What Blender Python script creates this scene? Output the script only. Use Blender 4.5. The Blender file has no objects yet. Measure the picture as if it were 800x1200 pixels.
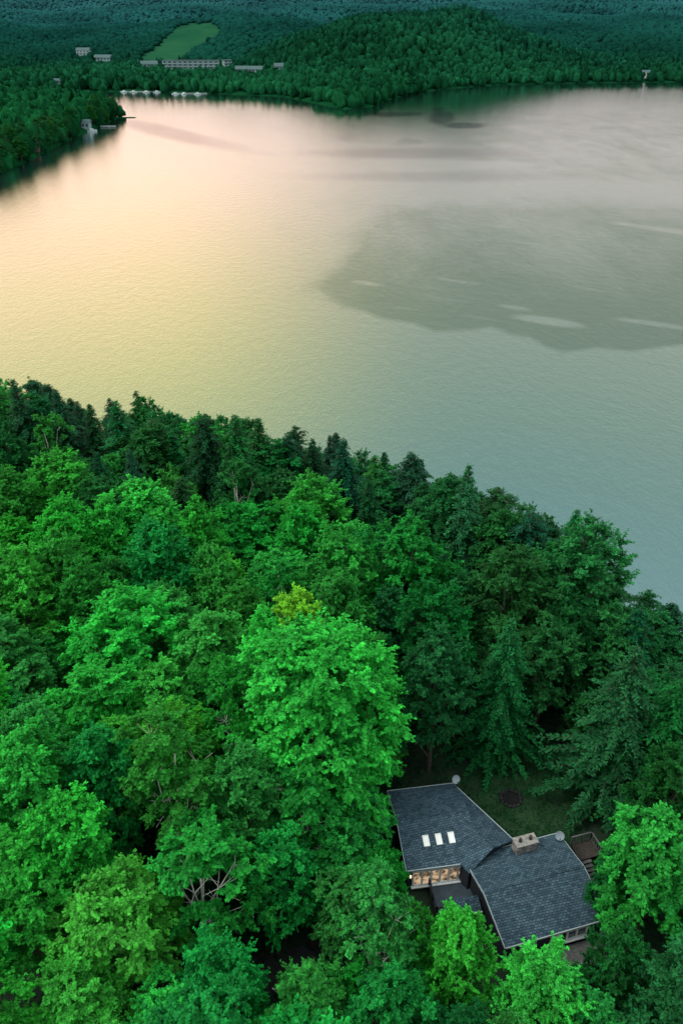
import bpy, math, random
import numpy as np
from mathutils import Matrix, Vector
R_ = math.radians
random.seed(7)
SC = bpy.context.scene
COL = SC.collection
# ------------------------------------------------------------------ camera model
CZ = 71.0; PT = R_(31.2); FP = 950.0
CP, SP = math.cos(PT), math.sin(PT)
def at(px, py, z=0.0):
    u = (px-400)/FP; v = (600-py)/FP
    dy = CP+v*SP; dz = -SP+v*CP
    t = (z-CZ)/dz
    return u*t, dy*t
def proj(x, y, z):
    d = y*CP+(CZ-z)*SP
    up = y*SP-(CZ-z)*CP
    return 400+FP*x/d, 600-FP*up/d
def dep(py):
    return PT+math.atan((py-600)/FP)
cam = bpy.data.cameras.new('camera'); co = bpy.data.objects.new('camera', cam); COL.objects.link(co)
co.location = (0, 0, CZ); co.rotation_euler = (R_(90)-PT, 0, 0)
cam.sensor_fit = 'VERTICAL'; cam.sensor_height = 36; cam.lens = FP/1200*36
cam.clip_start = .5; cam.clip_end = 20000
SC.camera = co
SC.view_settings.view_transform = 'Standard'; SC.view_settings.look = 'None'; SC.view_settings.exposure = 0

# ------------------------------------------------------------------ node helpers
def mat(name):
    m = bpy.data.materials.new(name); m.use_nodes = True
    nt = m.node_tree; nt.nodes.clear()
    out = nt.nodes.new('ShaderNodeOutputMaterial')
    return m, nt, out
def N(nt, t, **kw):
    n = nt.nodes.new(t)
    for k, v in kw.items():
        if k.startswith('i_'):
            key = k[2:]
            key = int(key) if key.isdigit() else key.replace('_', ' ')
            n.inputs[key].default_value = v
        else: setattr(n, k, v)
    return n
def ramp(nt, pts):
    r = N(nt, 'ShaderNodeValToRGB'); e = r.color_ramp.elements
    e[0].position = pts[0][0]; e[0].color = (*pts[0][1], 1)
    e[1].position = pts[-1][0]; e[1].color = (*pts[-1][1], 1)
    for p, c in pts[1:-1]:
        k = e.new(p); k.color = (*c, 1)
    return r
def simple(name, col, rough=.8, var=.25, scale=3.0, bump=0.0, metal=0.0, spec=.3):
    m, nt, out = mat(name)
    b = N(nt, 'ShaderNodeBsdfPrincipled', i_Roughness=rough, i_Metallic=metal)
    b.inputs['Specular IOR Level'].default_value = spec
    tc = N(nt, 'ShaderNodeTexCoord'); no = N(nt, 'ShaderNodeTexNoise', i_Scale=scale, i_Detail=4.0)
    nt.links.new(tc.outputs['Object'], no.inputs['Vector'])
    r = ramp(nt, [(.3, tuple(c*(1-var) for c in col)), (.7, tuple(min(1, c*(1+var)) for c in col))])
    nt.links.new(no.outputs['Fac'], r.inputs['Fac']); nt.links.new(r.outputs['Color'], b.inputs['Base Color'])
    if bump:
        bp = N(nt, 'ShaderNodeBump', i_Strength=bump, i_Distance=.05)
        nt.links.new(no.outputs['Fac'], bp.inputs['Height']); nt.links.new(bp.outputs['Normal'], b.inputs['Normal'])
    nt.links.new(b.outputs[0], out.inputs[0])
    return m
HAZE_TINT = [(0, (.006, .070, .022)), (.2, (.006, .058, .026)), (.27, (.005, .048, .030)), (.34, (.006, .052, .042)), (.5, (.008, .060, .056)), (.62, (.012, .074, .074)), (1, (.022, .098, .108))]  # aerial haze painted into the base colour, bluer and paler with distance
def haze_tint(nt):
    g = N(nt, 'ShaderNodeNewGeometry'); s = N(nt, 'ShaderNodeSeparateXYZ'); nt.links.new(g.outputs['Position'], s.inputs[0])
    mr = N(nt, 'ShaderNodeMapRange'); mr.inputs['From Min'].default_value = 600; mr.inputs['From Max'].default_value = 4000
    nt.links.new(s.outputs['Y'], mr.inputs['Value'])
    rr = ramp(nt, HAZE_TINT); nt.links.new(mr.outputs[0], rr.inputs['Fac']); return rr.outputs['Color']
def leafmat(name, use_obj=True, col=(.02, .1, .03), transl=.35, far=False):
    m, nt, out = mat(name); L = nt.links
    at_ = N(nt, 'ShaderNodeAttribute', attribute_name='shade')
    if use_obj:
        oi = N(nt, 'ShaderNodeObjectInfo'); csock = oi.outputs['Color']
    else:
        c = N(nt, 'ShaderNodeRGB'); c.outputs[0].default_value = (*col, 1); csock = c.outputs[0]
    if far: csock = haze_tint(nt)
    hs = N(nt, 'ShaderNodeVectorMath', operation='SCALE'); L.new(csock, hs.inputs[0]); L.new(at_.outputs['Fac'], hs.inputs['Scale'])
    d = N(nt, 'ShaderNodeBsdfPrincipled', i_Roughness=.6); d.inputs['Specular IOR Level'].default_value = 0 if far else .10
    L.new(hs.outputs[0], d.inputs['Base Color'])
    t = N(nt, 'ShaderNodeBsdfTranslucent'); L.new(hs.outputs[0], t.inputs['Color'])
    mx = N(nt, 'ShaderNodeMixShader', i_Fac=transl); L.new(d.outputs[0], mx.inputs[1]); L.new(t.outputs[0], mx.inputs[2])
    L.new(mx.outputs[0], out.inputs[0])
    return m
M_LEAF = leafmat('leaf_foliage')
M_NEED = leafmat('needle_foliage', transl=.15)
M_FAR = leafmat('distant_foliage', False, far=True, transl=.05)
M_UND = leafmat('undergrowth_foliage', False, (.006, .06, .02))
M_GRASS = leafmat('lawn_grass', False, (.015, .085, .025))
M_BARK = simple('grey_brown_bark', (.07, .065, .05), .95, .4, 6, .6)
M_BIRCH = simple('pale_birch_bark', (.6, .62, .56), .8, .25, 9, .3)
M_NAVY = simple('dark_navy_siding', (.018, .024, .034), .7, .2, 2)
M_WHITE = simple('white_trim_paint', (.72, .76, .78), .5, .05, 2)
M_TRIM = simple('grey_roof_trim', (.34, .40, .44), .5, .1, 2)
M_WOOD = simple('weathered_deck_wood', (.11, .115, .12), .8, .3, 5, .3)
M_BROWN = simple('brown_wood', (.06, .052, .046), .8, .3, 5, .3)
M_METAL = simple('grey_metal', (.35, .38, .4), .35, .1, 3, metal=.6)
M_DISH = simple('dish_paint', (.3, .36, .42), .5, .05, 3)
M_DARK = simple('charcoal', (.02, .02, .022), .6, .3, 4)
M_GLASS = simple('dark_glass', (.03, .045, .06), .08, .1, 2, spec=.8)
M_RES = simple('resort_wall', (.20, .29, .31), .8, .12, .05)
M_RESR = simple('resort_roof', (.06, .11, .12), .8, .15, .05)
M_BALC = simple('balcony_panels', (.34, .43, .45), .6, .1, .2)
M_CARP = simple('car_paint', (.03, .035, .04), .2, .1, 2, spec=.7)
M_TYRE = simple('tyre_rubber', (.015, .015, .015), .9, .2, 8)
def emis(name, col, s):
    m, nt, out = mat(name)
    tc = N(nt, 'ShaderNodeTexCoord'); no = N(nt, 'ShaderNodeTexNoise', i_Scale=2.4, i_Detail=2.0)
    nt.links.new(tc.outputs['Object'], no.inputs['Vector'])
    r = ramp(nt, [(.38, tuple(c*.12 for c in col)), (.62, col)]); nt.links.new(no.outputs['Fac'], r.inputs['Fac'])
    e = N(nt, 'ShaderNodeEmission', i_Strength=s); nt.links.new(r.outputs[0], e.inputs['Color'])
    nt.links.new(e.outputs[0], out.inputs[0]); return m
M_LIT = emis('warm_lit_window', (1, .70, .42), .6)
M_LAMP = emis('lamp_glow', (1, .6, .3), 5)
def stone():
    m, nt, out = mat('chimney_stone'); L = nt.links
    tc = N(nt, 'ShaderNodeTexCoord'); v = N(nt, 'ShaderNodeTexVoronoi', i_Scale=3.8); L.new(tc.outputs['Object'], v.inputs['Vector'])
    r = ramp(nt, [(0, (.14, .12, .11)), (.5, (.27, .23, .22)), (1, (.44, .43, .42))])
    s = N(nt, 'ShaderNodeSeparateColor'); L.new(v.outputs['Color'], s.inputs[0]); L.new(s.outputs[0], r.inputs['Fac'])
    b = N(nt, 'ShaderNodeBsdfPrincipled', i_Roughness=.9); L.new(r.outputs[0], b.inputs['Base Color'])
    bp = N(nt, 'ShaderNodeBump', i_Strength=.8, i_Distance=.05); L.new(v.outputs['Distance'], bp.inputs['Height']); bp.invert = True
    L.new(bp.outputs[0], b.inputs['Normal']); L.new(b.outputs[0], out.inputs[0]); return m
M_STONE = stone()
def shingle():
    m, nt, out = mat('roof_shingles'); L = nt.links
    tc = N(nt, 'ShaderNodeTexCoord'); mp = N(nt, 'ShaderNodeMapping'); mp.inputs['Rotation'].default_value = (0, 0, R_(-13)); L.new(tc.outputs['Object'], mp.inputs['Vector'])
    br = N(nt, 'ShaderNodeTexBrick', i_Scale=1.0); br.inputs['Brick Width'].default_value = .32; br.inputs['Row Height'].default_value = .19
    br.inputs['Mortar Size'].default_value = .018; br.inputs['Color1'].default_value = (.028, .060, .090, 1); br.inputs['Color2'].default_value = (.078, .138, .190, 1); br.inputs['Mortar'].default_value = (.008, .016, .024, 1)
    L.new(mp.outputs[0], br.inputs['Vector'])
    no = N(nt, 'ShaderNodeTexNoise', i_Scale=.5, i_Detail=6.0); L.new(tc.outputs['Object'], no.inputs['Vector'])
    mr = N(nt, 'ShaderNodeMapRange'); mr.inputs['To Min'].default_value = .7; mr.inputs['To Max'].default_value = 1.15; L.new(no.outputs['Fac'], mr.inputs['Value'])
    sc = N(nt, 'ShaderNodeVectorMath', operation='SCALE'); L.new(br.outputs['Color'], sc.inputs[0]); L.new(mr.outputs[0], sc.inputs['Scale'])
    b = N(nt, 'ShaderNodeBsdfPrincipled', i_Roughness=.85); L.new(sc.outputs[0], b.inputs['Base Color']); b.inputs['Specular IOR Level'].default_value = .25
    bp = N(nt, 'ShaderNodeBump', i_Strength=.5, i_Distance=.03); L.new(br.outputs['Fac'], bp.inputs['Height']); bp.invert = True
    L.new(bp.outputs[0], b.inputs['Normal']); L.new(b.outputs[0], out.inputs[0]); return m
M_SHIN = shingle()

# ------------------------------------------------------------------ mesh helpers
class MB:
    def __init__(s): s.v = []; s.f = []
    def add(s, vs, fs, M=None):
        o = len(s.v)
        for p in vs: s.v.append(tuple(M @ Vector(p)) if M is not None else tuple(p))
        for f in fs: s.f.append([i+o for i in f])
        return s
    def box(s, c, d, rz=0, M=None):
        x, y, z = d[0]/2, d[1]/2, d[2]/2
        vs = [(-x,-y,-z),(x,-y,-z),(x,y,-z),(-x,y,-z),(-x,-y,z),(x,-y,z),(x,y,z),(-x,y,z)]
        fs = [(0,3,2,1),(4,5,6,7),(0,1,5,4),(1,2,6,5),(2,3,7,6),(3,0,4,7)]
        T = Matrix.Translation(c) @ Matrix.Rotation(rz, 4, 'Z')
        return s.add(vs, fs, M @ T if M is not None else T)
    def prism(s, prof, x0, x1, M=None):       # profile in (y,z) extruded along x
        n = len(prof)
        vs = [(x0, a, b) for a, b in prof]+[(x1, a, b) for a, b in prof]
        fs = [tuple(reversed(range(n))), tuple(range(n, 2*n))]+[(i, (i+1) % n, (i+1) % n+n, i+n) for i in range(n)]
        return s.add(vs, fs, M)
    def tube(s, pts, rad, k=6, M=None):
        P = [Vector(p) for p in pts]; vs = []; fs = []
        for i, p in enumerate(P):
            d = (P[min(i+1, len(P)-1)]-P[max(i-1, 0)]).normalized()
            a = d.cross(Vector((0.31, .95, .1))).normalized(); b = d.cross(a)
            for j in range(k):
                t = 2*math.pi*j/k
                vs.append(p+(a*math.cos(t)+b*math.sin(t))*rad[i])
        for i in range(len(P)-1):
            for j in range(k):
                fs.append((i*k+j, i*k+(j+1) % k, (i+1)*k+(j+1) % k, (i+1)*k+j))
        fs.append(tuple(range(k))[::-1]); fs.append(tuple(range((len(P)-1)*k, len(P)*k)))
        return s.add(vs, fs, M)
    def mesh(s, name, m):
        me = bpy.data.meshes.new(name); me.from_pydata(s.v, [], s.f); me.materials.append(m); me.update(); return me
    def obj(s, name, m, parent=None):
        return link(name, s.mesh(name, m), parent)
def link(name, me, parent=None):
    o = bpy.data.objects.new(name, me); COL.objects.link(o)
    if parent is not None: o.parent = parent
    return o
def tag(o, label, cat, group=None, kind=None):
    if label: o['label'] = label
    if cat: o['category'] = cat
    if group: o['group'] = group
    if kind: o['kind'] = kind
    return o
def thing(name, label, cat, loc=(0,0,0), rz=0, group=None):
    o = bpy.data.objects.new(name, None); COL.objects.link(o); o.location = loc; o.rotation_euler = (0,0,rz); o.empty_display_size = .3
    return tag(o, label, cat, group)
def bigmesh(name, V, k, m, shade=None, F=None):
    V = np.asarray(V, dtype=np.float32).reshape(-1, 3)
    me = bpy.data.meshes.new(name); me.vertices.add(len(V)); me.vertices.foreach_set('co', V.ravel())
    idx = np.arange(len(V), dtype=np.int32) if F is None else np.asarray(F, dtype=np.int32).ravel()
    nf = len(idx)//k
    me.loops.add(len(idx)); me.loops.foreach_set('vertex_index', idx)
    me.polygons.add(nf); me.polygons.foreach_set('loop_start', np.arange(0, len(idx), k, dtype=np.int32))
    me.update(calc_edges=True)
    if shade is not None:
        a = me.attributes.new('shade', 'FLOAT', 'FACE'); a.data.foreach_set('value', np.asarray(shade, dtype=np.float32))
    me.materials.append(m)
    return me
def nrm(a): return a/np.maximum(np.linalg.norm(a, axis=-1, keepdims=True), 1e-9)
def leaves(c, ax, nr, L, W):
    ax = nrm(ax); b = nrm(np.cross(nr, ax)); ax = nrm(np.cross(b, nrm(nr)))
    L = L[:, None]/2; W = W[:, None]/2
    return np.stack([c-ax*L, c+b*W-ax*L*.1, c+ax*L, c-b*W-ax*L*.1], 1)

# ------------------------------------------------------------------ tree templates
def decid(seed, H=16., R=4.5, z0=3.5, nsub=12, per=12, tw=12, lf=35, leaf=.19, flat=.5, bark=M_BARK, conic=.45, sub=.42, rcs=1.0, br=.10, tr=1.0):
    g = np.random.default_rng(seed)
    S = [(0, 0, H-R*sub*1.15, R*sub*.95)]
    for i in range(nsub-1):
        zt = (i+.5)/(nsub-1)
        a = i*2.4+g.uniform(-.5, .5)
        rr = R*(.62-conic*zt**1.6)*g.uniform(.75, 1.12)
        z = z0+R*sub+(H-z0-R*sub*2.2)*zt*g.uniform(.85, 1.1)
        S.append((math.cos(a)*rr, math.sin(a)*rr, z, R*sub*g.uniform(.75, 1.2)))
    C = []; O = []; RC = []
    for (sx, sy, sz, sr) in S:
        bs = g.uniform(.82, 1.15)
        for k in range(per):
            zz = 1-1.45*(k+.5)/per; a = k*2.4+g.uniform(-.4, .4); q = math.sqrt(max(0, 1-zz*zz))
            d = np.array([math.cos(a)*q, math.sin(a)*q, zz])
            e = g.uniform(.6, 1.12)
            C.append(np.array([sx, sy, sz])+d*sr*e*[1, 1, 1.15]); O.append(d); RC.append((sr*g.uniform(.38, .62), bs))
    C = np.array(C); out = nrm(np.array(O)+nrm((C-[0, 0, (z0+H)/2-1]))*.8); ncl = len(C)
    rc = np.array([r[0] for r in RC])*rcs; cs = np.array([r[1] for r in RC])*g.uniform(.72, 1.35, ncl)
    n = ncl*tw*lf
    ci = np.repeat(np.arange(ncl), tw*lf)
    td = g.normal(size=(ncl, tw, 3))*[1, 1, flat]+out[:, None, :]*.75+[0, 0, .25]
    td = nrm(td); tl = g.uniform(.5, 1.4, (ncl, tw))
    t = g.uniform(.05, 1, (ncl, tw, lf))
    P = C[:, None, None, :]+td[:, :, None, :]*(t*tl[:, :, None])[..., None]*rc[:, None, None, None]
    P = P+g.normal(size=P.shape)*np.array([.13, .13, .09])*(1.35-t)[..., None]
    P[..., 2] -= .14*(t**2)*rc[:, None, None]
    P = P.reshape(-1, 3)
    tdr = np.repeat(td.reshape(-1, 3), lf, 0)
    ax = tdr+g.normal(size=(n, 3))*.55
    nr = np.array([0, 0, 1.])+out[ci]*.5+g.normal(size=(n, 3))*.42
    s = g.uniform(.65, 1.3, n)*leaf
    V = leaves(P, ax, nr, s*1.2, s*.75)
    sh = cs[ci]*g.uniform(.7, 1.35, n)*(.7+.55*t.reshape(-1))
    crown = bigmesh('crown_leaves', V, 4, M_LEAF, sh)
    mb = MB(); pts = [(0, 0, -1)]; rad = [.30*tr]; x = y = 0
    for i in range(1, 9):
        x += g.normal()*.15; y += g.normal()*.15
        pts.append((x, y, H*.88*i/8)); rad.append((.25*(1-i/8.6)+.03)*tr)
    mb.tube(pts, rad, 7)
    for (sx, sy, sz, sr) in S[1:]:
        k = int(np.clip((sz*.6)/(H*.88)*8, 1, 7)); p = pts[k]
        m = ((p[0]+sx)/2+g.normal()*.15, (p[1]+sy)/2+g.normal()*.15, (p[2]+sz)/2-.1+g.normal()*.2)
        mb.tube([p, m, (sx, sy, sz)], [br, br*.65, br*.3], 5)
        for q in range(4):
            e = g.normal(size=3); e = e/np.linalg.norm(e)*sr*.8
            mb.tube([(sx, sy, sz-.3), (sx+e[0], sy+e[1], sz+abs(e[2])*.8)], [br*.35, .012], 3)
            mb.tube([m, (m[0]+e[1], m[1]+e[0], m[2]+abs(e[2]))], [br*.35, .012], 3)
    return crown, mb.mesh('trunk_bark', bark)
def conif(seed, H=18., R=3.6, start=.08, pw=.95, droop=.3, step=.42, irr=.45):
    g = np.random.default_rng(seed); c = []; ax = []; nr = []; L = []; W = []; sh = []
    mb = MB(); mb.tube([(0, 0, -1), (0, 0, H*.5), (0, 0, H)], [.26, .15, .02], 6)
    h = start*H
    while h < H-.1:
        f = 1-h/H; nb = 5+int(g.random()*3)
        lev = g.uniform(.7, 1.2)
        for b in range(nb):
            a = g.uniform(0, 6.283)
            ln = (R*1.12*f**pw*(1-irr+irr*1.6*g.random())+.10)*lev
            d = np.array([math.cos(a), math.sin(a), 0]); sd = np.array([-d[1], d[0], 0])
            n = max(3, int(ln*16)); s = np.sort(g.uniform(.05, 1, n))
            up = .25*f+(.5 if f < .15 else 0)
            dz = up*s*ln-(droop+up)*ln*s**2
            P = d*(s*ln)[:, None]; P[:, 2] = h+dz
            br = g.uniform(.6, 1.35)
            if g.random() < .35: mb.tube([(0, 0, h), tuple(P[n//2]), tuple(P[-1])], [.04, .025, .01], 3)
            for sg in (-1, 1):
                l = (.18+.42*(1-s)*min(1, ln/2))*g.uniform(.7, 1.2, n)
                dirv = d*.75+sd*sg*g.uniform(.5, 1.2, n)[:, None]; dirv[:, 2] -= g.uniform(.0, .6, n)
                dirv = nrm(dirv)
                c.append(P+dirv*(l/2)[:, None]+g.normal(size=(n, 3))*.07); ax.append(dirv)
                nr.append(np.array([0, 0, 1.])+d*.3+g.normal(size=(n, 3))*.35); L.append(l); W.append(l*.32+.04)
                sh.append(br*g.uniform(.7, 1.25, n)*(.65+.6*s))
        h += step*g.uniform(.75, 1.25)*(.5+.6*f)
    c, ax, nr = map(np.concatenate, (c, ax, nr)); L, W, sh = map(np.concatenate, (L, W, sh))
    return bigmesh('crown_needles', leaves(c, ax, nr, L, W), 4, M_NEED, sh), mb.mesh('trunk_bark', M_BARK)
DEC = [decid(11+i, leaf=.18+.015*(i % 3), flat=.4+.1*(i % 3), z0=2.5+.5*(i % 3), conic=.22+.08*(i % 4), nsub=11+i % 4) for i in range(7)]
BIG = [decid(40, H=20, R=7.2, z0=3, nsub=30, per=14, tw=12, lf=29, leaf=.21, conic=.36, sub=.29, rcs=1.05)]
BIR = [decid(60+i, H=17, R=3.7, z0=6.5, nsub=9, per=9, tw=9, lf=28, leaf=.19, flat=.9, bark=M_BIRCH, conic=.3, sub=.36, br=.07, tr=.62) for i in range(2)]
CON = [conif(80), conif(81, R=4.2, droop=.42, irr=.6), conif(82, R=3.8, pw=.75, irr=.6), conif(83, R=3.9, start=.05, droop=.5, irr=.55), conif(84, R=3.8, pw=.62, irr=.8, droop=.35), conif(85, R=4.4, pw=.55, irr=.85, droop=.25, step=.5)]
KIND = {'dec': (DEC, 16., 4.5), 'big': (BIG, 20., 7.2), 'bir': (BIR, 17., 3.7), 'con': (CON, 18., 3.4)}
def tree(kind, x, y, z, H, R, col, label, group=None, name=None, var=None):
    T, h0, r0 = KIND[kind]
    if var is None: var = random.randrange(len(T))
    cr, tr = T[var % len(T)]
    nm = name or {'dec': 'leafy_tree', 'big': 'leafy_tree', 'bir': 'birch_tree', 'con': 'conifer_tree'}[kind]
    o = thing(nm, label, 'tree', (x, y, z), random.uniform(0, 6.28), group)
    o.scale = (R/r0, R/r0, H/h0)
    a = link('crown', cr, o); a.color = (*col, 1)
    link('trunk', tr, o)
    return o

# ------------------------------------------------------------------ near terrain
SX = [-400, -150, -80, -55, -12, 17, 30, 34, 45, 80, 150, 400]; SY = [190, 155, 146, 133, 119, 101, 87, 75, 71, 66, 58, 30]
def hn(x, y):
    x = np.asarray(x, float); y = np.asarray(y, float)
    s = np.interp(x, SX, SY)-y
    z = 8*(1-np.exp(-np.maximum(s, 0)/13))
    z = z+6*np.clip((-x-5)/45, 0, 1)*(1-np.exp(-np.maximum(s, 0)/30))+.35*np.sin(x*.31+y*.17)*np.sin(y*.23-x*.11)*np.clip(s/8, 0, 1)
    z = np.where(s < 0, np.maximum(-4, s*.35), z)
    w = np.exp(-(np.hypot(x-13.5, y-45)/14)**6)
    return z*(1-w)+8*w
def ground_mat():
    m, nt, out = mat('forest_floor'); L = nt.links
    tc = N(nt, 'ShaderNodeTexCoord'); no = N(nt, 'ShaderNodeTexNoise', i_Scale=.6, i_Detail=8.0, i_Roughness=.7); L.new(tc.outputs['Object'], no.inputs['Vector'])
    r = ramp(nt, [(.3, (.006, .016, .009)), (.5, (.010, .030, .013)), (.7, (.016, .042, .018))]); L.new(no.outputs['Fac'], r.inputs['Fac'])
    a = N(nt, 'ShaderNodeAttribute', attribute_name='lawn')
    r2 = ramp(nt, [(.3, (.010, .042, .016)), (.7, (.022, .080, .026))]); L.new(no.outputs['Fac'], r2.inputs['Fac'])
    mx = N(nt, 'ShaderNodeMix', data_type='RGBA'); L.new(a.outputs['Fac'], mx.inputs['Factor']); L.new(r.outputs[0], mx.inputs[6]); L.new(r2.outputs[0], mx.inputs[7])
    b = N(nt, 'ShaderNodeBsdfPrincipled', i_Roughness=.95); L.new(mx.outputs[2], b.inputs['Base Color'])
    bp = N(nt, 'ShaderNodeBump', i_Strength=.6, i_Distance=.2); L.new(no.outputs['Fac'], bp.inputs['Height']); L.new(bp.outputs[0], b.inputs['Normal'])
    L.new(b.outputs[0], out.inputs[0]); return m
def gridmesh(name, X, Y, Z, m, attrs=None):
    r, c = X.shape
    V = np.stack([X, Y, Z], -1).reshape(-1, 3)
    i = np.arange(r*c).reshape(r, c)
    F = np.stack([i[:-1, :-1], i[:-1, 1:], i[1:, 1:], i[1:, :-1]], -1).reshape(-1)
    me = bigmesh(name, V, 4, m, None, F)
    for k, v in (attrs or {}).items():
        a = me.attributes.new(k, 'FLOAT', 'POINT'); a.data.foreach_set('value', np.asarray(v, dtype=np.float32).ravel())
    me.polygons.foreach_set('use_smooth', np.ones(len(me.polygons), dtype=bool))
    return me
LX, LY = 17.3, 51.8
def lawnmask(x, y):
    return np.clip((1.2-np.hypot((x-LX)/5.6, (y-LY)/6.0))*2, 0, 1)
gx, gy = np.meshgrid(np.arange(-300, 300.1, 1.5), np.arange(-80, 190, 1.5))
tag(link('ground', gridmesh('ground', gx, gy, hn(gx, gy), ground_mat(), {'lawn': lawnmask(gx, gy)})), None, None, kind='structure')
dm = MB(); pts = [(-30, 22), (-18, 30), (-8, 34.5), (-2, 36), (2, 37.0)]
cps = []
for i in range(len(pts)-1):
    for t in np.linspace(0, 1, 8, endpoint=False):
        cps.append((pts[i][0]*(1-t)+pts[i+1][0]*t, pts[i][1]*(1-t)+pts[i+1][1]*t))
vs = []; fs = []
for i in range(len(cps)-1):
    d = Vector((cps[i+1][0]-cps[i][0], cps[i+1][1]-cps[i][1])).normalized(); n = Vector((-d.y, d.x))
    for k in np.linspace(-1.6, 1.6, 5):
        x, y = cps[i][0]+n.x*k, cps[i][1]+n.y*k
        vs.append((x, y, float(hn(x, y))+.10))
    if i: 
        for k in range(4): a = (i-1)*5+k; fs.append((a, a+1, a+6, a+5))
dm.add(vs, fs); tag(dm.obj('driveway', simple('gravel_drive', (.035, .037, .037), .95, .3, 4, .4)), None, None, kind='structure')

# ------------------------------------------------------------------ far terrain
def shore(pts):
    us = []; ys = []
    for px, py in pts:
        x, y = at(px, py, 0); us.append(x/y); ys.append(y)
    return np.array(us), np.array(ys)
FS = shore([(-900, 110), (-200, 110), (0, 108), (60, 107), (135, 107), (240, 109), (330, 113), (370, 121), (405, 128), (440, 124), (455, 117), (500, 107), (540, 102.5), (600, 99), (700, 97), (800, 96), (1100, 94), (1700, 90)])
HF = shore([(-900, 330), (-300, 285), (-100, 240), (0, 203), (30, 190), (60, 175), (100, 156), (128, 143), (138, 138)])
HB = shore([(-900, 118), (-300, 118), (0, 120), (60, 121), (100, 126), (128, 133), (138, 137)])
def crest(Dc, pts, Ds, tree_h=12, wid=600):
    pts = sorted(pts); us = []; zs = []
    for px, py in pts:
        us.append((px-400)/FP*(Dc*CP+20*SP)/Dc); zs.append(CZ-Dc*math.tan(dep(py))-tree_h)
    return (Dc, np.array(us), np.array(zs), Ds, wid)
LAY = [
    crest(1480, [(150, 92), (235, 82), (270, 70), (300, 57), (350, 38), (420, 17), (480, 6), (540, 7), (580, 22), (620, 40), (670, 54), (760, 66), (900, 74)], 1000),
    crest(1850, [(540, 60), (600, 36), (660, 30), (720, 38), (800, 44), (1000, 36), (1500, 30)], 1350),
    crest(2500, [(380, 26), (450, 20), (520, 10), (600, 8), (680, 16), (740, 12), (800, 18), (900, 22), (1500, 16)], 1800),
    crest(2000, [(-900, 10), (-200, 14), (0, 22), (60, 30), (110, 32), (160, 26), (220, 18), (280, 16), (340, 20), (420, 24)], 1300),
    crest(3000, [(-900, 0), (-100, 0), (0, 8), (70, 12), (140, 6), (220, 2), (300, 6), (380, 2), (450, 4), (560, 0), (640, -4), (720, -2), (800, 4), (1500, 0)], 2150, 12, 900),
    crest(4300, [(-900, -20), (0, -16), (120, -14), (220, -18), (300, -16), (420, -22), (600, -24), (700, -20), (800, -22), (1500, -22)], 3300, 14, 3000),
]
def ss(t): t = np.clip(t, 0, 1); return t*t*(3-2*t)
def hf(x, y):
    x = np.asarray(x, float); y = np.asarray(y, float); u = x/np.maximum(y, 1)
    ys = np.interp(u, *FS); s = y-ys
    h = np.minimum(5, s*.06)+1
    for Dc, us, zs, Ds, wid in LAY:
        st = np.maximum(Ds, ys)
        p = np.where(y < Dc, ss((y-st)/(Dc-st)), 1-.55*ss((y-Dc)/wid))
        h = np.maximum(h, np.interp(u, us, zs)*p)
    h = h+(3.5*np.sin(x*.021+y*.006)+2.5*np.sin(x*.043-y*.013)+2*np.sin(y*.02+x*.008))*np.clip((s-60)/300, 0, 1)*np.clip((3600-y)/1600, .25, 1)
    h = np.where(s < 0, np.maximum(-4, s*.1), h)
    f = np.interp(u, *HF); b = np.interp(u, *HB)
    m = np.minimum(y-f, b-y); tip = (-.2335-u)*y
    m = np.minimum(m, tip*1.5+4)
    hd = np.where(m > 0, np.minimum(6, .5+m*.16), np.maximum(-4, m*.15))
    return np.where(s < 0, np.maximum(h, hd), h)
def raster_poly(px, py, poly):
    inside = np.zeros(px.shape, bool); n = len(poly)
    for i in range(n):
        x1, y1 = poly[i]; x2, y2 = poly[(i+1) % n]
        c = ((y1 > py) != (y2 > py)) & (px < (x2-x1)*(py-y1)/((y2-y1)+1e-9)+x1)
        inside ^= c
    return inside
FIELD = [(158, 72), (176, 60), (190, 46), (204, 32), (224, 26), (250, 25), (262, 34), (250, 44), (226, 56), (216, 68), (190, 72)]
dd = np.concatenate([np.arange(330, 2200, 9), np.arange(2200, 9000, 45)])
uu = np.concatenate([np.arange(-2.2, -.56, .06), np.arange(-.55, .5501, .0045), np.arange(.6, 2.2, .06)])
DD, UU = np.meshgrid(dd, uu, indexing='ij')
X = DD*UU; Z = hf(X, DD)
pxg, pyg = proj(X, DD, Z)
fld = (raster_poly(pxg, pyg, FIELD) & (DD > 1150) & (DD < 2050)).astype(float)
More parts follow.
